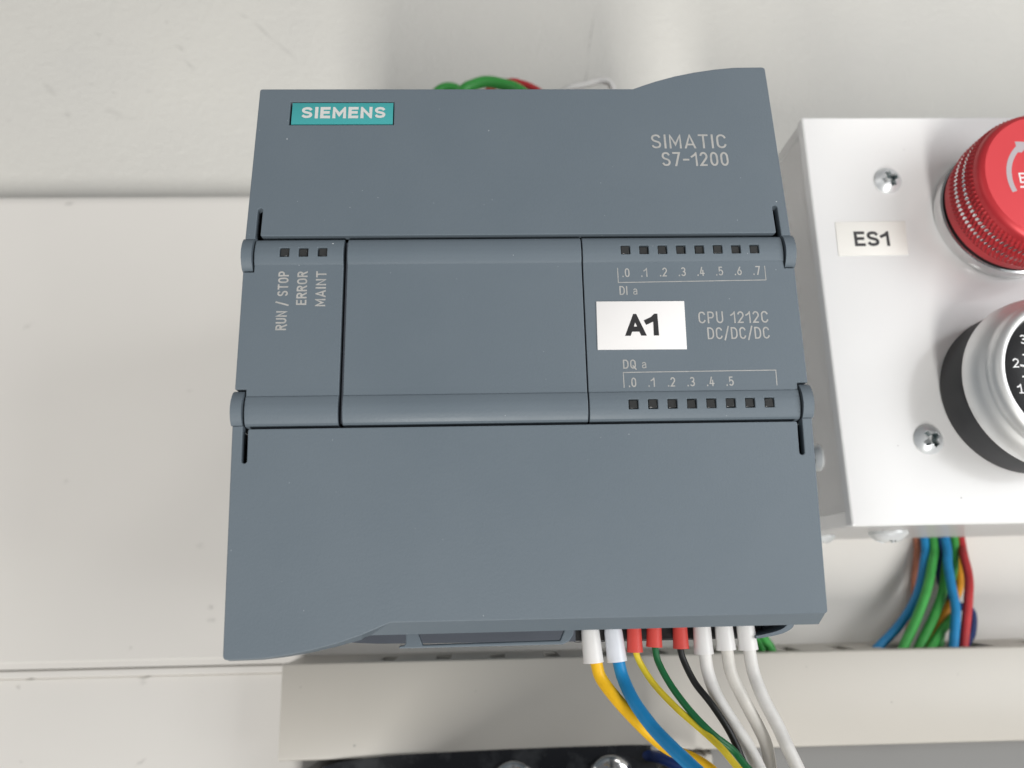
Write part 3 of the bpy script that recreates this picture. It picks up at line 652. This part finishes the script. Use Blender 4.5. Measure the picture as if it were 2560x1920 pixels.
# dial
dk = empty('dial_knob', (109.9, -2.4, 32), 'round dial with silver bezel, black numbered face and black rubber ring', 'dial')
DX, DY = 109.9, -2.4
bm = bmesh.new(); lathe(bm, [(16.8, 31.95), (17.45, 32.2), (17.6, 33), (17.6, 40.2), (17.4, 40.8), (16.6, 41.0)], DX, DY, 96); finish(bm, 'base_ring', P['rubber'], dk, smooth=40)
bm = bmesh.new(); lathe(bm, [(17.5, 40.9), (18.0, 41.1), (18.15, 41.6), (18.1, 42.4), (17.9, 43.6), (17.5, 44.7), (16.95, 45.6), (16.45, 46.1), (16.2, 46.5), (16.1, 47.1), (15.95, 47.9), (15.6, 48.5), (15.1, 48.9), (14.6, 49.05), (14.2, 49.0), (14.0, 48.7), (13.85, 48.3)], DX, DY, 128); finish(bm, 'bezel', P['aluminium'], dk, smooth=50)
bm = bmesh.new(); lathe(bm, [(13.95, 47.5), (13.9, 48.45), (13.6, 48.55)], DX, DY, 96); face = finish(bm, 'dial_face', P['dial'], dk, smooth=40)
def polar(r, a): return (DX+r*math.cos(math.radians(a)), DY+r*math.sin(math.radians(a)))
zd = lambda x, y: 48.56
for s_, a in (('3', 141), ('2', 167.4), ('1', 193)):
    cx, cy = polar(11.75, a)
    text('lettering', s_, cx-.62, cx+.62 if s_ != '1' else cx+.2, cy-.95, 1.9, .27, zd, P['white_print'], face)
    if s_ == '1':
        bm = bmesh.new(); ribbon(bm, [(cx-.42, cy-.87), (cx+.62, cy-.87)], .11, 48.6); finish(bm, 'lettering', P['white_print'], face, smooth=0)
bm = bmesh.new()
for i, a in enumerate((143, 156.3, 169, 181.3, 193.6)):
    r0, r1, h = (9.9, 10.9, .2)
    ribbon(bm, [polar(r0, a), polar(r1 if i % 2 == 0 else r1-.2, a)], h if i % 2 == 0 else .15, 48.585)
for a in (205.5,): ribbon(bm, [polar(10.2, a), polar(10.8, a)], .12, 48.585)
ribbon(bm, arc(DX, DY, 9.75, 9.75, 130, 230, 40), .12, 48.59)
finish(bm, 'scale_mark', P['white_print'], face, smooth=0)

# ================================================================== CABLE DUCT
cd = empty('cable_duct', (60, -72, -48.3), 'cream plastic cable duct under the controller, its end cut square', 'cable duct')
D0, D1, DT, DB, ZF = -61.0, 230.0, -60.2, -83.6, -25.0
bm = bmesh.new()      # base with slotted side walls: teeth between slots
def tooth_wall(y0, y1, openings):
    x = D0+.6
    for a, b in openings+[(D1-.6, None)]:
        box(bm, x, a, y0, y1, -48.3, -28.2)
        if b is None: break
        box(bm, a, b, y0, y1, -48.3, -40)
        x = b
slots_top = [(-36, -32), (-21, -17), (-6, -2), (9, 13), (24, 28), (39, 43), (54, 58), (65, 73.5), (75.8, 79.6), (90.6, 94.6), (103, 134), (146, 150)]
tooth_wall(DT-1.4, DT, slots_top)
tooth_wall(DB, DB+1.4, [(-50, -46), (-20, -16), (10, 14), (40, 44), (100, 104)])
for a, b in slots_top[:-1]:      # the teeth join up again in a thin strip under the lid
    if b-a < 6: box(bm, a, b, DT-1.4, DT, -28.9, -28.2)
box(bm, D0+.6, D1-.6, DB+1.4, DT-1.4, -48.3, -46.8)
finish(bm, 'duct_base', P['duct'], cd, smooth=0)
bm = bmesh.new()
prism(bm, [(DT+.06, -28.0), (DT+.06, -26.0), (DT-.1, -25.3), (DT-.6, -25.0), (DB+.7, -25.0), (DB-.05, -25.25), (DB-.4, -25.9), (DB-.4, -29.0), (DB-.1, -29.4), (DB-.1, -26.7), (DT-.5, -26.7), (DT-.5, -28.0)], D0, D1)
lid = finish(bm, 'duct_lid', P['duct'], cd, smooth=40)

# ================================================================== THINGS AT THE BOTTOM EDGE
dv = empty('terminal_device', (0, -100, -48), 'black moulded device with round metal screw heads below the cable duct', 'electrical device')
bm = bmesh.new()
top_l = spline([(-60, -92, 0), (-49.5, -85.4, 0), (-37, -83.6, 0), (-21.8, -82.85, 0), (5, -82.4, 0), (33, -82.3, 0), (47, -83.1, 0), (49, -86.5, 0)][:6]+[(35.5, -83.2, 0), (37, -86.5, 0)], 6)
flat(bm, [(p.x, p.y+.1) for p in top_l]+[(38, -150), (-60, -150)], -48.2, -24.2)
finish(bm, 'body', P['glossy_black'], dv, bevel=.5, smooth=40)
bm = bmesh.new(); 
vv = [[bm.verts.new((x, y, z)) for x, z in ((-50, -24.1), (22, 40), (37, 40), (37, -24.1))] for y in (-150, -97.5)]
bm.faces.new(vv[0]); bm.faces.new(vv[1][::-1])
for k in range(4): bm.faces.new((vv[0][k], vv[0][(k+1) % 4], vv[1][(k+1) % 4], vv[1][k]))
finish(bm, 'unseen_shade_wedge', P['glossy_black'], dv, bevel=1, smooth=0)  # wedge out of view, added to keep the low lamp off the duct
for cx in (-.5, 24.6):
    cy = -90.6 if cx < 0 else -89.9
    bm = bmesh.new(); lathe(bm, [(5.9, -24.3), (5.9, -23), (5.5, -22.3), (4.5, -21.8), (2.5, -21.5), (.6, -21.45)], cx, cy, 40)
    box(bm, cx-.45, cx+.45, cy+3.0, cy+5.2, -22.0, -21.2)
    finish(bm, 'screw', P['chrome'], dv, smooth=40)
br = empty('bracket', (46, -100, -48), 'cream plastic bracket beside the black device at the bottom', 'bracket')
bm = bmesh.new(); box(bm, 40.5, 46.2, -110, -84.6, -48, -24); finish(bm, 'plate', P['duct'], br, bevel=.5, smooth=0)
bm = bmesh.new(); box(bm, 47.0, 49.2, -110, -84.9, -48, -23); box(bm, 49.9, 52.0, -110, -85.2, -48, -26); finish(bm, 'rib', P['duct'], br, bevel=.6, smooth=0)
wire('navy wire crossing the black device behind the thick blue wire', 'navy', 1.35, [(24, -83.4, -32)]+[(34.3, -84.7, -25.0), (36.8, -84.6, -21.0), (39.6, -85.3, -18.0), (42.6, -86.6, -16.0), (46.5, -89.3, -15.0)], None)
cp_ = empty('shade_grey_plate', (140, -100, -48), 'plain grey plate added for the shaded wall below the cable duct', 'added plate')
bm = bmesh.new(); box(bm, 53.5, 240, -160, -85.2, -48, -34); finish(bm, 'plate', P['grey_plate'], cp_, bevel=.6, smooth=0)  # added plate, its grey stands in for shade on the wall there
